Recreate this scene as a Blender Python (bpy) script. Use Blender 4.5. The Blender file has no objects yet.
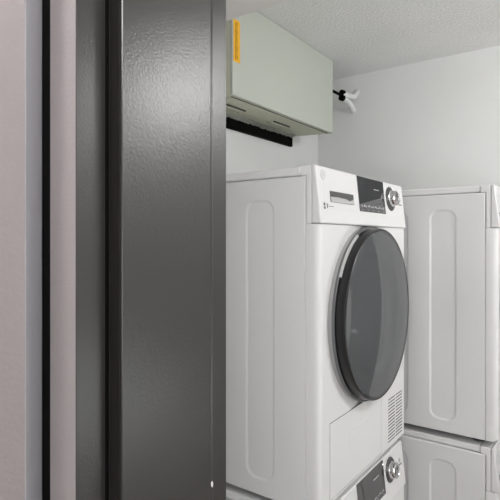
import bpy, bmesh, math, random
from mathutils import Vector, Matrix
random.seed(4)
S = bpy.context.scene
C = S.collection
PI = math.pi
CAMZ = 1.53

# ------------------------------------------------------------------ materials
def new_mat(name):
    m = bpy.data.materials.new(name); m.use_nodes = True
    nt = m.node_tree; b = nt.nodes['Principled BSDF']
    return m, nt, b

def paint(name, col, rough=0.5, bump=0.0, scale=60.0, var=0.03, metal=0.0, ior=1.45, detail=3.0, coat=0.0, dist=0.002):
    m, nt, b = new_mat(name)
    N, L = nt.nodes, nt.links
    tc = N.new('ShaderNodeTexCoord')
    n = N.new('ShaderNodeTexNoise'); n.inputs['Scale'].default_value = 3.0; n.inputs['Detail'].default_value = 4.0
    L.new(tc.outputs['Object'], n.inputs['Vector'])
    r = N.new('ShaderNodeValToRGB')
    r.color_ramp.elements[0].position = 0.3; r.color_ramp.elements[1].position = 0.7
    r.color_ramp.elements[0].color = (*[max(0, c * (1 - var)) for c in col], 1)
    r.color_ramp.elements[1].color = (*[min(1, c * (1 + var)) for c in col], 1)
    L.new(n.outputs['Fac'], r.inputs['Fac']); L.new(r.outputs['Color'], b.inputs['Base Color'])
    b.inputs['Roughness'].default_value = rough
    b.inputs['Metallic'].default_value = metal
    b.inputs['IOR'].default_value = ior
    if coat:
        b.inputs['Coat Weight'].default_value = coat; b.inputs['Coat Roughness'].default_value = 0.08
    if bump:
        n2 = N.new('ShaderNodeTexNoise'); n2.inputs['Scale'].default_value = scale; n2.inputs['Detail'].default_value = detail
        L.new(tc.outputs['Object'], n2.inputs['Vector'])
        bp = N.new('ShaderNodeBump'); bp.inputs['Strength'].default_value = bump; bp.inputs['Distance'].default_value = dist
        L.new(n2.outputs['Fac'], bp.inputs['Height']); L.new(bp.outputs['Normal'], b.inputs['Normal'])
    return m

M = {}
M['wall'] = paint('wall_paint', (0.80, 0.805, 0.80), 0.75, 0.25, 90, 0.02)
M['bulk'] = paint('bulkhead_paint', (0.88, 0.85, 0.83), 0.7, 0.15, 80, 0.02)
M['ceil'] = paint('ceiling_texture', (0.88, 0.88, 0.87), 0.85, 0.8, 105, 0.03, detail=5, dist=0.008)
M['floor'] = paint('floor_vinyl', (0.58, 0.50, 0.43), 0.45, 0.1, 20, 0.12)
M['frame'] = paint('dark_frame_paint', (0.029, 0.028, 0.0265), 0.30, 0.45, 300, 0.05, ior=1.6, detail=3, dist=0.0006)
M['face_lit'] = paint('frame_face_lit_paint', (0.30, 0.27, 0.268), 0.40, 0.5, 200, 0.06, detail=2, dist=0.0009)
M['leaf'] = paint('door_leaf_paint', (0.245, 0.215, 0.215), 0.42, 0.5, 170, 0.05, detail=2, dist=0.0009)
M['leafedge_lit'] = paint('door_edge_lit_paint', (0.46, 0.46, 0.49), 0.4, 0.3, 200, 0.05, detail=2, dist=0.0009)  # lightened: the hall light blocked from this edge is put into its colour
M['seal_gap_black'] = paint('black_seal_and_gap_shade', (0.004, 0.0035, 0.0035), 0.9, ior=1.2)
M['stop_shade'] = paint('stop_face_shade', (0.010, 0.008, 0.008), 0.7, ior=1.35)
M['side'] = paint('enamel_cabinet', (0.755, 0.76, 0.765), 0.38, 0.0, var=0.01)
M['white'] = paint('white_front_plastic', (0.76, 0.76, 0.76), 0.28, 0.0, var=0.008)
M['lid'] = paint('white_lid_plastic', (0.80, 0.80, 0.80), 0.35, 0.0, var=0.008)
M['pocket'] = paint('grey_pocket_plastic', (0.085, 0.085, 0.085), 0.4)
M['lip'] = paint('light_grey_plastic', (0.50, 0.50, 0.50), 0.35)
M['ring'] = paint('grey_door_trim', (0.36, 0.36, 0.36), 0.3)
M['black'] = paint('black_plastic', (0.012, 0.012, 0.013), 0.3)
M['slot'] = paint('dark_slot', (0.10, 0.10, 0.10), 0.7)
M['gap'] = paint('seam_shade', (0.40, 0.40, 0.40), 0.6)
M['display'] = paint('display_glass', (0.022, 0.023, 0.025), 0.05, ior=2.3, var=0.0)
M['icon'] = paint('icon_print', (0.75, 0.75, 0.76), 0.5)
M['print'] = paint('grey_print', (0.10, 0.10, 0.10), 0.5)
M['faint'] = paint('faint_print', (0.68, 0.69, 0.69), 0.3)
M['chrome'] = paint('chrome', (0.72, 0.72, 0.73), 0.14, metal=1.0)
M['satin'] = paint('satin_silver', (0.42, 0.43, 0.44), 0.28, metal=0.9)
M['dialring'] = paint('dial_ring_plastic', (0.13, 0.135, 0.14), 0.3)
M['ringdark'] = paint('dark_dial_plastic', (0.06, 0.06, 0.063), 0.3)
M['bowl'] = paint('grey_door_bowl', (0.26, 0.265, 0.27), 0.25)
M['ac'] = paint('aged_air_conditioner_plastic', (0.545, 0.575, 0.51), 0.42, 0.0, var=0.01)
M['acdark'] = paint('yellowed_air_conditioner_plastic', (0.68, 0.69, 0.54), 0.5, 0.0, var=0.03)
M['foam'] = paint('dusty_grey_foam', (0.42, 0.43, 0.38), 0.95, 0.8, 120, 0.3, dist=0.004)
M['sticker'] = paint('yellow_sticker', (0.95, 0.50, 0.015), 0.4)
M['stickerprint'] = paint('brown_print', (0.20, 0.03, 0.01), 0.5)
M['pipe'] = paint('white_pipe_insulation', (0.78, 0.79, 0.79), 0.6, 0.3, 40)
M['chip'] = paint('bare_paint_chip', (0.8, 0.79, 0.76), 0.6)
# smoked glass: partly see-through, reflective
m, nt, b = new_mat('smoked_door_glass')
b.inputs['Base Color'].default_value = (0.13, 0.135, 0.14, 1); b.inputs['Roughness'].default_value = 0.05; b.inputs['IOR'].default_value = 2.3
tr = nt.nodes.new('ShaderNodeBsdfTransparent'); tr.inputs['Color'].default_value = (0.55, 0.57, 0.58, 1)
mx = nt.nodes.new('ShaderNodeMixShader'); mx.inputs['Fac'].default_value = 0.42
nt.links.new(b.outputs['BSDF'], mx.inputs[1]); nt.links.new(tr.outputs['BSDF'], mx.inputs[2])
nt.links.new(mx.outputs['Shader'], nt.nodes['Material Output'].inputs['Surface'])
M['glass'] = m

# ------------------------------------------------------------------ mesh helpers
def box(bm, x0, x1, y0, y1, z0, z1):
    vs = [bm.verts.new((x, y, z)) for x in (x0, x1) for y in (y0, y1) for z in (z0, z1)]
    for f in ((0,1,3,2),(4,6,7,5),(0,4,5,1),(2,3,7,6),(0,2,6,4),(1,5,7,3)):
        bm.faces.new([vs[i] for i in f])
def lathe_d(bm, prof, *a, **k): lathe_x(bm, [(r*1.012, x) for r, x in prof], *a, **k)
def prism_xz(bm, pts, y0, y1):
    a = [bm.verts.new((x, y0, z)) for x, z in pts]; c = [bm.verts.new((x, y1, z)) for x, z in pts]
    n = len(pts)
    bm.faces.new(a[::-1]); bm.faces.new(c)
    for i in range(n): bm.faces.new((a[i], a[(i+1)%n], c[(i+1)%n], c[i]))
def prism_xy(bm, pts, z0, z1):
    a = [bm.verts.new((x, y, z0)) for x, y in pts]; c = [bm.verts.new((x, y, z1)) for x, y in pts]
    n = len(pts)
    bm.faces.new(a[::-1]); bm.faces.new(c)
    for i in range(n): bm.faces.new((a[i], a[(i+1)%n], c[(i+1)%n], c[i]))
def lathe_x(bm, prof, cy, cz, n=96, a0=0.0, a1=2*PI, closed=False):
    """prof = [(r, x)], spun round an axis along X through (cy, cz)."""
    full = abs(a1 - a0 - 2*PI) < 1e-6
    k = n if full else n + 1
    rings = []
    for r, x in prof:
        if r < 1e-6: rings.append([bm.verts.new((x, cy, cz))]); continue
        rings.append([bm.verts.new((x, cy + r*math.cos(a0+(a1-a0)*i/n), cz + r*math.sin(a0+(a1-a0)*i/n))) for i in range(k)])
    pairs = list(zip(rings, rings[1:]))
    if closed: pairs.append((rings[-1], rings[0]))
    for A, B in pairs:
        for i in range(n):
            j = (i+1) % k
            if len(A) == 1 and len(B) == 1: continue
            if len(A) == 1: bm.faces.new((A[0], B[i], B[j]))
            elif len(B) == 1: bm.faces.new((A[i], A[j], B[0]))
            else: bm.faces.new((A[i], A[j], B[j], B[i]))
    if not full and closed:
        bm.faces.new([r[0] for r in rings]); bm.faces.new([r[-1] for r in rings][::-1])
def tube(bm, pts, r, n=14):
    pts = [Vector(p) for p in pts]; rings = []
    up = Vector((0, 0, 1))
    for i, p in enumerate(pts):
        t = (pts[min(i+1, len(pts)-1)] - pts[max(i-1, 0)]).normalized()
        a = t.cross(up if abs(t.z) < 0.9 else Vector((1, 0, 0))).normalized(); c = t.cross(a)
        rr = r[i] if isinstance(r, list) else r
        rings.append([bm.verts.new(p + rr*(a*math.cos(2*PI*k/n) + c*math.sin(2*PI*k/n))) for k in range(n)])
    for A, B in zip(rings, rings[1:]):
        for k in range(n): bm.faces.new((A[k], A[(k+1)%n], B[(k+1)%n], B[k]))
    bm.faces.new(rings[0][::-1]); bm.faces.new(rings[-1])
def smoothpts(P, k=8):
    out = []
    P = [Vector(p) for p in P]; Q = [2*P[0]-P[1]] + P + [2*P[-1]-P[-2]]
    for i in range(1, len(Q)-2):
        for j in range(k):
            t = j/k; a, b_, c, d = Q[i-1], Q[i], Q[i+1], Q[i+2]
            out.append(0.5*((2*b_) + (c-a)*t + (2*a-5*b_+4*c-d)*t*t + (3*b_-a-3*c+d)*t**3))
    return out + [P[-1]]
def grid(bm, us, vs, f):
    V = [[bm.verts.new(f(u, v)) for v in vs] for u in us]
    for i in range(len(us)-1):
        for j in range(len(vs)-1):
            bm.faces.new((V[i][j], V[i+1][j], V[i+1][j+1], V[i][j+1]))
    return V
def obj(name, bm, mat, parent=None, bevel=0.0, seg=3, smooth=True, loc=None):
    bmesh.ops.recalc_face_normals(bm, faces=bm.faces)
    me = bpy.data.meshes.new(name); bm.to_mesh(me); bm.free()
    if smooth:
        for p in me.polygons: p.use_smooth = True
        try: me.set_sharp_from_angle(angle=math.radians(35))
        except Exception: pass
    for x in (mat if isinstance(mat, (list, tuple)) else [mat]): me.materials.append(x)
    o = bpy.data.objects.new(name, me); C.objects.link(o)
    if parent: o.parent = parent
    if loc: o.location = loc
    if bevel:
        md = o.modifiers.new('bevel', 'BEVEL'); md.width = bevel; md.segments = seg; md.limit_method = 'ANGLE'; md.angle_limit = math.radians(30)
        md.harden_normals = True
    return o
def B(): return bmesh.new()
def struct(name, bm, mat, parent=None, bevel=0.0, smooth=False):
    o = obj(name, bm, mat, parent, bevel, 2, smooth or bevel > 0)
    if parent is None: o['kind'] = 'structure'
    return o
def empty(name, loc, label, cat, group=None):
    e = bpy.data.objects.new(name, None); C.objects.link(e); e.location = loc
    e.empty_display_size = 0.1
    e['label'] = label; e['category'] = cat
    if group: e['group'] = group
    return e
def copy_tree(o, parent=None):
    c = o.copy(); C.objects.link(c)
    if parent: c.parent = parent
    for ch in list(o.children): copy_tree(ch, c)
    return c

# ------------------------------------------------------------------ the room
XL, YB, XR, ZC = -1.295, 2.434, 1.15, CAMZ + 0.87
YF0, YF1 = 0.352, 0.618          # the thick wall the doorway goes through
YH, XH0 = -1.30, -2.2
JX0, JX1, ZH = -0.50, 0.50, 2.09 # door frame opening
b = B(); box(b, XH0, XR+0.1, YH-0.1, YB+0.1, -0.1, 0.0); struct('floor', b, M['floor'])
b = B(); box(b, XL-0.1, XR+0.1, YF1, YB+0.1, ZC, ZC+0.1); struct('ceiling', b, M['ceil'])
b = B(); box(b, XH0, XR+0.1, YH-0.1, YF1, ZC+0.001, ZC+0.1); struct('ceiling_hall', b, M['ceil'])
b = B(); box(b, XL-0.1, XL, YF1, YB, 0, ZC); struct('wall_left', b, M['wall'])
b = B(); box(b, XL-0.1, XR+0.1, YB, YB+0.1, 0, ZC); struct('wall_back', b, M['wall'])
b = B(); box(b, XR, XR+0.1, YH, YB, 0, ZC); struct('wall_right', b, M['wall'])
b = B(); box(b, XH0, JX0-0.05, YF0, YF1, 0, ZC); box(b, JX1+0.05, XR, YF0, YF1, 0, ZC); box(b, JX0-0.05, JX1+0.05, YF0, YF1, ZH+0.05, ZC)
struct('wall_front', b, M['wall'])
b = B(); box(b, XH0, XR+0.1, YH-0.1, YH, 0, ZC); struct('wall_hall', b, M['wall'])
b = B(); box(b, XH0-0.1, XH0, YH, YF0, 0, ZC); struct('wall_hall_end', b, M['wall'])
b = B(); box(b, XL, XR, YF1, 0.995, 2.095, ZC); struct('trim_1', b, M['bulk'], bevel=0.002)   # lowered bulkhead inside the doorway

# dark hollow-metal door frame: one jamb profile swept up, mirrored, and the head across
prof = [(-0.552, 0.345), (-0.5005, 0.345), (-0.500, 0.3462), (-0.500, 0.3865), (-0.508, 0.3870), (-0.508, 0.3945),
        (-0.4985, 0.395), (-0.4795, 0.395), (-0.4785, 0.3962), (-0.4785, 0.5610), (-0.4779, 0.5612), (-0.4775, 0.5640), (-0.4785, 0.5655), (-0.4975, 0.5660),
        (-0.4970, 0.6205), (-0.501, 0.6250), (-0.552, 0.6250)]
fr = B()
prism_xy(fr, prof, 0, ZH)
prism_xy(fr, [(-x, y) for x, y in prof], 0, ZH)
hp = [(y, ZH + (-0.4785 - x) * 1.0) for x, y in prof]
a_ = [fr.verts.new((-0.552, y, z)) for y, z in hp]; c_ = [fr.verts.new((0.552, y, z)) for y, z in hp]
fr.faces.new(a_); fr.faces.new(c_[::-1])
for i in range(len(hp)): fr.faces.new((a_[i], c_[i], c_[(i+1)%len(hp)], a_[(i+1)%len(hp)]))
frame = obj('door_frame', fr, [M['frame'], M['face_lit']], smooth=False)
frame.name = 'trim_2'; frame['kind'] = 'structure'
for p in frame.data.polygons:      # outer face lighter: reflected hall light put into its colour
    if abs(p.normal.y) > 0.9 and abs(p.center.y - 0.345) < 0.004: p.material_index = 1
b = B(); box(b, -0.5078, -0.503, 0.3873, 0.3943, 0.0, ZH); obj('rubber_seal', b, M['seal_gap_black'], frame)
b = B(); box(b, -0.4990, -0.4800, 0.3925, 0.3955, 0.0, ZH); obj('stop_shade', b, M['stop_shade'], frame, 0.0006, 2)  # dark cover added over the stop face to paint in its shade
b = B(); box(b, -0.5720, -0.5525, 0.3463, 0.3525, 0.0, ZH); obj('gap_shade_strip', b, M['seal_gap_black'], frame)  # black strip standing in for the deep shade between leaf and frame
b = B()      # chip in the paint on the stop edge
n = 10; ps = [(0.5628 + 0.0022*math.cos(2*PI*i/n)*(0.8+0.3*random.random()), 1.165 + 0.0045*math.sin(2*PI*i/n)*(0.8+0.3*random.random())) for i in range(n)]
va = [b.verts.new((-0.4768, y, z)) for y, z in ps]; vb = [b.verts.new((-0.4780, y, z)) for y, z in ps]
b.faces.new(va); b.faces.new(vb[::-1])
for i in range(n): b.faces.new((va[i], va[(i+1)%n], vb[(i+1)%n], vb[i]))
obj('paint_chip', b, M['chip'], frame)

# open door leaf, swung back into the hall
P1 = Vector((-0.5664, 0.3429)); P2 = Vector((-0.5404, 0.3065)); d = Vector((-0.814, -0.581))
W = 0.93
pp = [P1, P2, P2 + d*W, P1 + d*W]
b = B(); prism_xy(b, [tuple(p) for p in pp], 0.008, 2.06)
leaf = obj('door_1', b, [M['leaf'], M['leafedge_lit']], bevel=0.0015, seg=2); leaf['kind'] = 'structure'
for p in leaf.data.polygons:
    if p.normal.x > 0.7 and abs(p.normal.z) < 0.1: p.material_index = 1
b = B()
K = P2 + d*(W-0.07); nrm = Vector((0.581, -0.814))
tube(b, [(K.x, K.y, 1.0), (K.x+nrm.x*0.045, K.y+nrm.y*0.045, 1.0)], 0.012)
tube(b, [(K.x+nrm.x*0.045, K.y+nrm.y*0.045, 1.0), (K.x+nrm.x*0.045-d.x*0.12, K.y+nrm.y*0.045-d.y*0.12, 1.0)], 0.010)
obj('door_handle', b, M['satin'], leaf)
b = B(); box(b, -0.25, 0.60, YB-0.04, YB-0.001, 0.005, 2.05); 
reflect_door = obj('reflect_door_added', b, M['dialring'], bevel=0.003); reflect_door['kind'] = 'structure'  # unseen door added only to give the dryer glass a reflection
b = B(); box(b, 0.50, 0.53, YB-0.09, YB-0.04, 0.98, 1.01); box(b, 0.40, 0.53, YB-0.10, YB-0.085, 0.98, 1.01); obj('door_handle', b, M['satin'], reflect_door)

# ------------------------------------------------------------------ laundry machines
H, WID, DEP, LIDT, CON = 0.842, 0.6125, 0.600, 0.024, 0.142
FX = -0.0370                                   # seam between cabinet side and front piece
def sm(t): t = max(0.0, min(1.0, t)); return t*t*(3-2*t)
GRO = [(-0.219, -0.128), (-0.383, -0.292), (-0.547, -0.456)]
GZ = (0.038, H-0.077)
def groove(x, z):
    dmin = 1.0
    for g0, g1 in GRO:
        cx, cz = (g0+g1)/2, (GZ[0]+GZ[1])/2; hx, hz = (g1-g0)/2, (GZ[1]-GZ[0])/2; r = 0.034
        qx, qz = abs(x-cx)-hx+r, abs(z-cz)-hz+r
        s = math.hypot(max(qx, 0), max(qz, 0)) + min(max(qx, qz), 0) - r
        dmin = min(dmin, s)
    return 0.0035*sm(-dmin/0.0065 + 0.0)
def linspace(a, c, n): return [a+(c-a)*i/(n-1) for i in range(n)]
def console_x(z):          # sloping face of the control panel
    t = (z-(H-CON))/CON
    return 0.005 - 0.015*t
def make_machine(name, label, cat, washer, loc, group=None):
    t = empty(name, loc, label, cat, group)
    # cabinet: back, bottom and two pressed side sheets
    b = B()
    EX, EZ = FX-0.0015, H-LIDT-0.0015
    def edge(x, z): return 0.0035*max(0, 1-(EX-x)/0.003, 1-(EZ-z)/0.003)
    xs = sorted(set([-DEP, EX-0.003, EX-0.0015, EX] + [round(x, 5) for g0, g1 in GRO for x in (linspace(g0-0.001, g0+0.012, 8) + linspace(g0+0.012, g1-0.012, 12) + linspace(g1-0.012, g1+0.001, 8))]))
    z0, z1 = 0.0, H-LIDT-0.0015
    zs = sorted(set([z0, z1-0.003, z1-0.0015, z1] + [round(z, 5) for z in (linspace(GZ[0]-0.001, GZ[0]+0.04, 26) + linspace(GZ[1]-0.04, GZ[1]+0.001, 26) + [0.2, 0.4, 0.6])]))
    A = grid(b, xs, zs, lambda x, z: (x, 0.0005+groove(x, z)+edge(x, z), z))
    D = grid(b, xs, zs, lambda x, z: (x, WID-0.0005-groove(x, z)-edge(x, z), z))
    nx, nz = len(xs), len(zs)
    for i in range(nx-1):
        b.faces.new((A[i][0], A[i+1][0], D[i+1][0], D[i][0])); b.faces.new((A[i][nz-1], A[i+1][nz-1], D[i+1][nz-1], D[i][nz-1]))
    for j in range(nz-1):
        b.faces.new((A[0][j], A[0][j+1], D[0][j+1], D[0][j])); b.faces.new((A[nx-1][j], A[nx-1][j+1], D[nx-1][j+1], D[nx-1][j]))
    obj('cabinet', b, M['side'], t)
    # lid
    b = B(); box(b, -DEP, -0.0545, 0.004, WID-0.004, H-LIDT, H-0.001); obj('lid', b, M['lid'], t, 0.006, 4)
    # front panel with a shallow dish round the door
    DY, DZ = WID/2, 0.452 if not washer else 0.43
    ztop = H-CON-0.0012
    ys = sorted(set([round(y, 5) for y in linspace(0, 0.018, 8) + linspace(0.018, WID-0.018, 80) + linspace(WID-0.018, WID, 8)]))
    zz = linspace(0.0, ztop, 100)
    def fx(y, z):
        x = 0.0
        for e, rr in ((y, 0.017), (WID-y, 0.008)):
            if e < rr: q = 1-e/rr; x -= rr*(1-math.sqrt(max(0, 1-q*q)))
        e2 = z
        if e2 < 0.008: q = 1-e2/0.008; x -= 0.008*(1-math.sqrt(max(0, 1-q*q)))
        r = math.hypot(y-DY, z-DZ)
        x -= 0.012*sm((0.285-r)/0.055)
        return x
    b = B()
    F = grid(b, ys, zz, lambda y, z: (fx(y, z), y, z))
    ny, nz = len(ys), len(zz)
    s0 = [b.verts.new((FX, 0.0008, z)) for z in zz]; s1 = [b.verts.new((FX, WID-0.0008, z)) for z in zz]
    for j in range(nz-1):
        b.faces.new((s0[j], F[0][j], F[0][j+1], s0[j+1])); b.faces.new((F[ny-1][j], s1[j], s1[j+1], F[ny-1][j+1]))
        b.faces.new((s1[j], s0[j], s0[j+1], s1[j+1]))
    b.faces.new([F[i][0] for i in range(ny)] + [s1[0], s0[0]]); b.faces.new([F[i][nz-1] for i in range(ny)][::-1] + [s0[nz-1], s1[nz-1]])
    obj('front_panel', b, M['white'], t)
    # control panel
    b = B(); prism_xz(b, [(-0.0215, H), (-0.0215, H-CON), (console_x(H-CON), H-CON), (console_x(H), H)], 0.0, WID)
    cp = obj('control_panel', b, M['white'], t, 0.0045, 4)
    b = B(); prism_xz(b, [(-0.0535, H-0.0005), (-0.0535, H-0.001-LIDT), (FX+0.0005, H-LIDT-0.001), (FX+0.0005, H-CON-0.0012), (-0.0223, H-CON-0.0012), (-0.0223, H-0.0005)], 0.001, WID-0.001)
    obj('panel_bracket', b, M['lid'], t, 0.003, 3)
    def plate(bm, y0, y1, za, zb, h, back=0.002):      # thin plate lying on the sloping face
        prism = [(console_x(za)-back, za), (console_x(za)+h, za), (console_x(zb)+h, zb), (console_x(zb)-back, zb)]
        prism_xz(bm, prism, y0, y1)
    # display
    b = B(); plate(b, 0.2365, 0.4345, H-0.102, H-0.002, 0.0012); dp = obj('display', b, M['display'], t, 0.0006, 2)
    for k in range(13):      # row of tiny printed settings along the lower edge of the glass
        y = 0.252 + k*0.0135; hh = (0.0045, 0.0030, 0.0052, 0.0036)[k % 4]; lo_ = (0.0, 0.0012, -0.0008)[k % 3]
        b = B(); plate(b, y, y+(0.0075, 0.009, 0.006)[k % 3], H-0.088+lo_, H-0.0865+lo_, 0.0015, -0.0011); obj('icon', b, M['icon'], dp)
        b = B(); plate(b, y+(k % 2)*0.004, y+0.002+(k % 2)*0.004, H-0.0865+lo_, H-0.0865+hh+lo_, 0.0015, -0.0011); obj('icon', b, M['icon'], dp)
        if k % 3 == 0: b = B(); plate(b, y, y+0.0055, H-0.0965, H-0.0953, 0.0015, -0.0011); obj('icon', b, M['icon'], dp)
    b = B()
    plate(b, 0.352, 0.392, H-0.033, H-0.0315, 0.0015, -0.0011)
    obj('time_readout', b, M['icon'], dp)
    # drawer with a hooded pocket
    if True:
        nm = 'detergent_drawer' if washer else 'drawer'
        b = B(); plate(b, 0.028, 0.226, H-0.105, H-0.012, 0.0003); dr = obj(nm, b, M['white'], t, 0.0002, 1)
        b = B(); plate(b, 0.060, 0.202, H-0.087, H-0.059, 0.0006); pk = obj('pocket', b, M['pocket'], dr, 0.0004, 1)
        b = B()
        pr = [(0.063, H-0.0865), (0.063, H-0.074), (0.100, H-0.0730), (0.150, H-0.075), (0.175, H-0.0795), (0.200, H-0.072), (0.200, H-0.0865)]
        a = [b.verts.new((console_x(z)+0.0022, y, z)) for y, z in pr]; c = [b.verts.new((console_x(z), y, z)) for y, z in pr]
        b.faces.new(a); b.faces.new(c[::-1])
        for i in range(len(pr)): b.faces.new((a[i], a[(i+1)%len(pr)], c[(i+1)%len(pr)], c[i]))
        obj('pocket_lip', b, M['lip'], pk)
    # round emblem and small print
    tilt = Matrix.Rotation(math.atan2(0.015, CON), 4, 'Y')
    def onface(bm, y, z, x=0.0):
        m_ = Matrix.Translation((console_x(z)+x, y, z)) @ Matrix.Rotation(-math.atan2(0.015, CON), 4, 'Y')
        bmesh.ops.transform(bm, matrix=m_, verts=bm.verts)
    b = B(); lathe_x(b, [(0, 0.0012), (0.013, 0.0012), (0.014, 0.0), (0.014, -0.001)], 0, 0, 40)
    lathe_x(b, [(0.0095, 0.0012), (0.0095, 0.0018), (0.0110, 0.0018), (0.0110, 0.0012)], 0, 0, 40)
    for s in (-1, 1):      # the looping strokes inside the roundel
        tube(b, smoothpts([(0.0013, s*0.006, 0.003), (0.0013, s*0.002, 0.005), (0.0013, s*0.0015, -0.001), (0.0013, s*0.0055, -0.0035), (0.0013, s*0.0065, -0.0005)], 5), 0.0005, 6)
    onface(b, 0.032, H-0.022); obj('round_emblem', b, M['faint'], t)
    b = B()
    for (y0, y1, za, zb) in ((0.022, 0.030, 0.085, 0.078), (0.022, 0.030, 0.0935, 0.0868), (0.0385, 0.0425, 0.091, 0.0795), (0.0425, 0.046, 0.0815, 0.0795), (0.0425, 0.045, 0.0863, 0.0848)):
        plate(b, y0, y1, H-0.013-za, H-0.013-zb, 0.0006, -0.0002)
    for k in range(6): plate(b, 0.049+k*0.0045, 0.052+k*0.0045, H-0.0995, H-0.0978, 0.0006, -0.0002)
    obj('small_print', b, M['print'], t)
    # dial
    DYc, DZc = 0.488, H-0.051
    b = B(); lathe_x(b, [(0.026, 0.0), (0.026, 0.0022), (0.0375, 0.0022), (0.0385, 0.0)], 0, 0, 64); onface(b, DYc, DZc)
    dr_ = obj('dial_ring', b, M['ringdark'], t)
    b = B()
    for k in range(16):
        a = 2*PI*k/16 + 0.1
        for rr in (0.040,):
            y, z = rr*math.cos(a), rr*math.sin(a)
            box(b, 0.0, 0.0005, y-0.0016, y+0.0016, z-0.0007, z+0.0007)
    onface(b, DYc, DZc, 0.0002); obj('dial_marks', b, M['print'], t)
    b = B(); lathe_x(b, [(0.0265, 0.0), (0.0265, 0.006), (0.024, 0.0075), (0.0235, 0.020), (0.0215, 0.0235), (0.017, 0.0245), (0.0155, 0.0225), (0, 0.022)], 0, 0, 64)
    onface(b, DYc, DZc); dk = obj('dial', b, M['chrome'], t)
    b = B(); lathe_x(b, [(0, 0.0234), (0.0145, 0.0234), (0.015, 0.022)], 0, 0, 40); onface(b, DYc, DZc); obj('dial_cap', b, M['satin'], dk)
    b = B(); box(b, 0.0232, 0.0245, -0.0012, 0.0012, 0.002, 0.014); onface(b, DYc, DZc); obj('pointer', b, M['black'], dk)
    # start button right of the dial
    b = B(); lathe_x(b, [(0, 0.0025), (0.0055, 0.0025), (0.0065, 0.0)], 0, 0, 32); onface(b, 0.572, H-0.050); obj('start_button', b, M['lip'], t)
    b = B(); plate(b, 0.562, 0.590, H-0.0675, H-0.0640, 0.0006, -0.0002); obj('button_print', b, M['print'], t)
    # door
    dx = -0.010
    b = B(); lathe_d(b, [(0.247, dx-0.003), (0.247, dx+0.008), (0.244, dx+0.014), (0.238, dx+0.014), (0.236, dx-0.003)], DY+0.008, DZ-0.002, 128, closed=True)
    door = obj('door', b, M['ring'], t)
    b = B(); lathe_d(b, [(0.2475, dx+0.010), (0.2470, dx+0.0155), (0.2450, dx+0.0175), (0.2425, dx+0.016), (0.2425, dx+0.010)], DY+0.008, DZ-0.002, 128, closed=True)
    obj('chrome_ring', b, M['dialring'], door)
    b = B(); lathe_d(b, [(0.240, dx+0.004), (0.2405, dx+0.026), (0.2400, dx+0.038), (0.2385, dx+0.0425), (0.2360, dx+0.0440), (0.2335, dx+0.0438), (0.230, dx+0.004)], DY+0.008, DZ-0.002, 128, closed=True)
    obj('door_rim', b, M['black'], door)
    b = B()
    gp = [(0.2345*q, dx+0.0430 + 0.020*(1-q*q)) for q in linspace(1, 0, 20)]
    lathe_d(b, gp, DY+0.008, DZ-0.002, 96); obj('door_glass', b, M['glass'], door)
    b = B(); lathe_d(b, [(0.2275, dx+0.040), (0.20, dx+0.038), (0.178, dx+0.036), (0.170, dx+0.030), (0.160, dx+0.014), (0.14, dx+0.006), (0, dx+0.005)], DY+0.008, DZ-0.002, 96); obj('door_bowl', b, M['bowl'], door)
    b = B(); lathe_d(b, [(0.2475, dx+0.016), (0.2465, dx+0.019), (0.2445, dx+0.0215), (0.2405, dx+0.021), (0.2405, dx+0.014)], DY+0.008, DZ-0.002, 40, math.radians(116), math.radians(152), closed=True)
    obj('door_handle', b, M['lip'], door)
    # service flap
    ft = 0.204
    f0, f1 = 0.056, 0.3975
    b = B(); box(b, -0.004, 0.0007, f0, f1, 0.014, ft); sf = obj('service_flap', b, M['white'], t, 0.0006, 2)
    b = B(); box(b, -0.002, 0.0003, f0-0.0014, f1+0.0014, 0.013, ft+0.0016)
    obj('flap_seam', b, M['print'], sf)
    b = B(); box(b, 0.0, 0.0013, 0.172, 0.295, 0.105, 0.151); obj('flap_grip', b, M['white'], sf, 0.0005, 2)
    if not washer:
        for k in range(14):
            z = 0.023 + k*0.0102
            for c0 in (0.458, 0.525):
                b = B(); prism_xz(b, [(-0.002, z), (0.0006, z), (0.0009, z+0.0032), (-0.002, z+0.0032)], c0, c0+0.058)
                obj('vent_slot', b, M['slot'], t)
    for (x, y) in ((-0.07, 0.06), (-0.07, WID-0.06), (-0.54, 0.06), (-0.54, WID-0.06)):
        b = B()
        for k in range(1): 
            n = 20; rr = 0.021
            va = [b.verts.new((x+rr*math.cos(2*PI*i/n), y+rr*math.sin(2*PI*i/n), -FOOT)) for i in range(n)]
            vb = [b.verts.new((x+rr*0.8*math.cos(2*PI*i/n), y+rr*0.8*math.sin(2*PI*i/n), 0.002)) for i in range(n)]
            b.faces.new(va[::-1]); b.faces.new(vb)
            for i in range(n): b.faces.new((va[i], va[(i+1)%n], vb[(i+1)%n], vb[i]))
        obj('foot', b, M['black'], t)
    return t
ZD = CAMZ - 0.660          # underside of the dryers
ZW = CAMZ - 0.682 - H      # underside of the washers
FOOT = ZD - (ZW + H)
DG, WG = 'stacked tumble dryers', 'washing machines under the dryers'
d1 = make_machine('tumble_dryer', 'white dryer with round smoked door facing right, top of the stack nearest the doorway', 'dryer', False, (-0.554, 1.047, ZD), DG)
FOOT = ZW
w1 = make_machine('washing_machine', 'white washing machine with dark display and dial, under the nearer dryer with the round door', 'washing machine', True, (-0.554, 1.047, ZW), WG)
d2 = copy_tree(d1); d2.location = (-0.284, 1.766, ZD)
d2['label'] = 'farther white dryer at the right edge, top of the stack near the far wall'
w2 = copy_tree(w1); w2.location = (-0.284, 1.766, ZW)
w2['label'] = 'white washing machine at the lower right beneath the farther dryer, grooved side showing'

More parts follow.
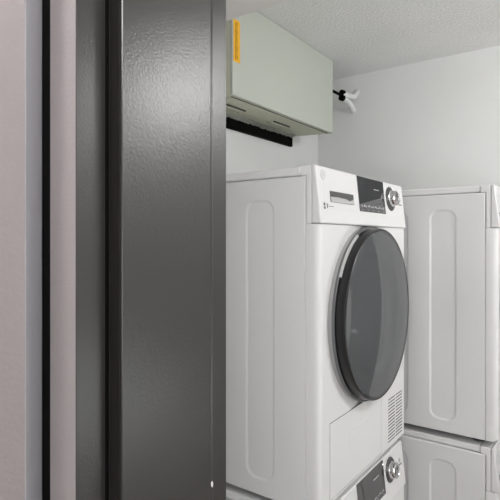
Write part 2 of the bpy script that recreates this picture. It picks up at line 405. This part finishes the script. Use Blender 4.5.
# ------------------------------------------------------------------ wall air conditioner
AX, AY0, AY1, AZ0, AZ1 = -1.071, 1.374, 2.162, CAMZ+0.515, CAMZ+0.8685
ac = empty('air_conditioner', (XL, (AY0+AY1)/2, AZ0), 'pale green-grey wall air conditioner with a yellow sticker, mounted high under the ceiling', 'air conditioner')
def acpart(name, bm, mat, bevel=0.0, parent=None, seg=3, smooth=True):
    bmesh.ops.translate(bm, verts=bm.verts, vec=Vector((-XL, -(AY0+AY1)/2, -AZ0)))
    return obj(name, bm, mat, parent or ac, bevel, seg, smooth)
b = B(); prism_xz(b, [(XL+0.001, AZ0+0.012), (AX-0.070, AZ0+0.004), (AX-0.012, AZ0+0.001), (AX-0.012, AZ1-0.004), (XL+0.001, AZ1-0.004)], AY0+0.002, AY1-0.002)
acpart('casing', b, M['acdark'], 0.003)
b = B(); prism_xz(b, [(AX-0.012, AZ0+0.002), (AX-0.004, AZ0), (AX, AZ0+0.006), (AX, AZ1-0.003), (AX-0.003, AZ1), (AX-0.016, AZ1)], AY0, AY1)
fp = acpart('front_cover', b, M['ac'], 0.002)
b = B(); box(b, AX-0.058, AX-0.022, AY0+0.03, AY1-0.025, AZ0-0.0015, AZ0+0.006); acpart('air_flap', b, M['acdark'], 0.001)
b = B(); box(b, AX-0.0225, AX-0.0185, AY0+0.02, AY1-0.02, AZ0-0.0006, AZ0+0.006); acpart('flap_gap', b, M['slot'])
for y0 in (1.46, 1.80):
    b = B(); box(b, AX-0.135, AX-0.105, y0, y0+0.13, AZ0+0.0005, AZ0+0.009); lt = acpart('latch', b, M['acdark'], 0.001)
    b = B(); box(b, AX-0.1370, AX-0.1355, y0, y0+0.13, AZ0+0.0005, AZ0+0.009); box(b, AX-0.1045, AX-0.1028, y0-0.002, y0+0.132, AZ0-0.0003, AZ0+0.008); acpart('latch_gap', b, M['slot'], parent=lt)
b = B(); box(b, XL+0.0015, XL+0.016, AY0+0.01, 2.133, AZ0-0.045, AZ0+0.014); acpart('mounting_plate', b, M['seal_gap_black'], 0.001)
b = B()
yl = linspace(AY0+0.01, 2.12, 90)
lo = [b.verts.new((XL+0.020, y, AZ0-0.001-0.006*random.random())) for y in yl]; hi = [b.verts.new((XL+0.020, y, AZ0+0.013)) for y in yl]
lo2 = [b.verts.new((XL+0.040, v.co.y, AZ0+0.004)) for v in lo]; hi2 = [b.verts.new((XL+0.040, y, AZ0+0.013)) for y in yl]
for i in range(89):
    b.faces.new((lo[i], lo[i+1], hi[i+1], hi[i])); b.faces.new((lo2[i], lo2[i+1], lo[i+1], lo[i])); b.faces.new((lo2[i], lo2[i+1], hi2[i+1], hi2[i])); b.faces.new((hi[i], hi[i+1], hi2[i+1], hi2[i]))
b.faces.new((lo[0], hi[0], hi2[0], lo2[0])); b.faces.new((lo[-1], hi[-1], hi2[-1], lo2[-1]))
acpart('foam_strip', b, M['foam'])
# sticker
b = B(); box(b, AX-0.0005, AX+0.0008, 1.379, 1.417, CAMZ+0.636, CAMZ+0.786); st = acpart('sticker', b, M['sticker'])
b = B()
z = CAMZ+0.645
while z < CAMZ+0.775:
    h_ = random.choice((0.0035, 0.005, 0.0065)); w_ = random.choice((0.010, 0.013, 0.015))
    box(b, AX+0.0007, AX+0.0012, 1.396-w_/2, 1.396-w_/2+0.0035, z, z+h_); box(b, AX+0.0007, AX+0.0012, 1.396-w_/2, 1.396+w_/2, z, z+0.0016)
    if h_ > 0.004: box(b, AX+0.0007, AX+0.0012, 1.396+w_/2-0.0035, 1.396+w_/2, z+h_-0.003, z+h_)
    z += h_ + 0.0035
acpart('print', b, M['stickerprint'], parent=st)
b = B(); 
for k, yy in enumerate((2.02, 2.045)):
    for j in range(2): box(b, AX-0.0003, AX+0.0004, yy, yy+0.010, CAMZ+0.765-k*0.004+j*0.016, CAMZ+0.768-k*0.004+j*0.016)
acpart('faint_logo', b, M['faint'])
# pipes through the back wall
b = B(); tube(b, smoothpts([(-1.125, 2.15, CAMZ+0.745), (-1.105, 2.20, CAMZ+0.742), (-1.088, 2.30, CAMZ+0.734)]), 0.007); acpart('cable', b, M['seal_gap_black'])
b = B(); tube(b, [(-1.086, 2.288, CAMZ+0.747), (-1.082, 2.306, CAMZ+0.747)], 0.0145, 20); acpart('pipe_clamp', b, M['seal_gap_black'])
b = B(); tube(b, [(-1.088, 2.288, CAMZ+0.722), (-1.084, 2.306, CAMZ+0.721)], 0.0155, 20); acpart('pipe_clamp', b, M['seal_gap_black'])
b = B(); tube(b, smoothpts([(-1.084, 2.298, CAMZ+0.7455), (-1.072, 2.35, CAMZ+0.7425), (-1.066, 2.395, CAMZ+0.748), (-1.062, 2.415, CAMZ+0.765), (-1.066, 2.445, CAMZ+0.786)]), 0.0140, 20); acpart('insulated_pipe', b, M['pipe'])
b = B(); tube(b, smoothpts([(-1.086, 2.298, CAMZ+0.722), (-1.082, 2.34, CAMZ+0.716), (-1.082, 2.395, CAMZ+0.702), (-1.087, 2.45, CAMZ+0.678)]), 0.0145, 20); acpart('insulated_pipe', b, M['pipe'])

# ------------------------------------------------------------------ light and camera
def area(name, loc, size, power, col, rot=(0, 0, 0), shape='SQUARE', sy=None):
    l = bpy.data.lights.new(name, 'AREA'); l.energy = power; l.size = size; l.color = col; l.shape = shape
    if sy: l.shape = 'RECTANGLE'; l.size_y = sy
    o = bpy.data.objects.new(name, l); C.objects.link(o); o.location = loc; o.rotation_euler = rot
    return o
def point(name, loc, r, power, col):
    l = bpy.data.lights.new(name, 'POINT'); l.energy = power; l.shadow_soft_size = r; l.color = col
    o = bpy.data.objects.new(name, l); C.objects.link(o); o.location = loc; return o
point('laundry_lamp', (0.62, 1.62, ZC-0.22), 0.12, 17, (1.0, 0.995, 0.985))
point('hall_lamp', (0.18, -0.10, 2.18), 0.12, 14, (1.0, 0.97, 0.97))
point('hall_fill_far', (-0.80, -0.25, 2.28), 0.12, 11, (1.0, 0.96, 1.0))  # second hall light added to brighten the tops of leaf and frame face
area('hall_fill', (0.55, -1.27, 1.45), 1.1, 17, (0.97, 0.99, 1.0), rot=(math.radians(118), 0, math.radians(12)), sy=1.2)  # soft fill light added behind the camera, no window there
area('laundry_fill', (1.13, 1.45, 0.9), 0.7, 5, (0.97, 0.99, 1.0), rot=(math.radians(145), 0, math.radians(90)), sy=0.8)  # unseen fill added to lift the ceiling and air conditioner, no window there
w = bpy.data.worlds.new('world'); S.world = w; w.use_nodes = True
w.node_tree.nodes['Background'].inputs['Color'].default_value = (0.8, 0.85, 0.9, 1); w.node_tree.nodes['Background'].inputs['Strength'].default_value = 0.3
cam = bpy.data.cameras.new('camera'); cam.sensor_width = 36; cam.lens = 492/500*36; cam.clip_start = 0.02
co = bpy.data.objects.new('camera', cam); C.objects.link(co)
co.location = (0, 0, CAMZ); co.rotation_euler = (PI/2, 0, math.radians(35.9)); cam.shift_y = -10/500
S.camera = co
S.view_settings.view_transform = 'Standard'; S.view_settings.look = 'None'; S.view_settings.gamma = 1.0; S.view_settings.use_curve_mapping = False
S.view_settings.exposure = 0.25
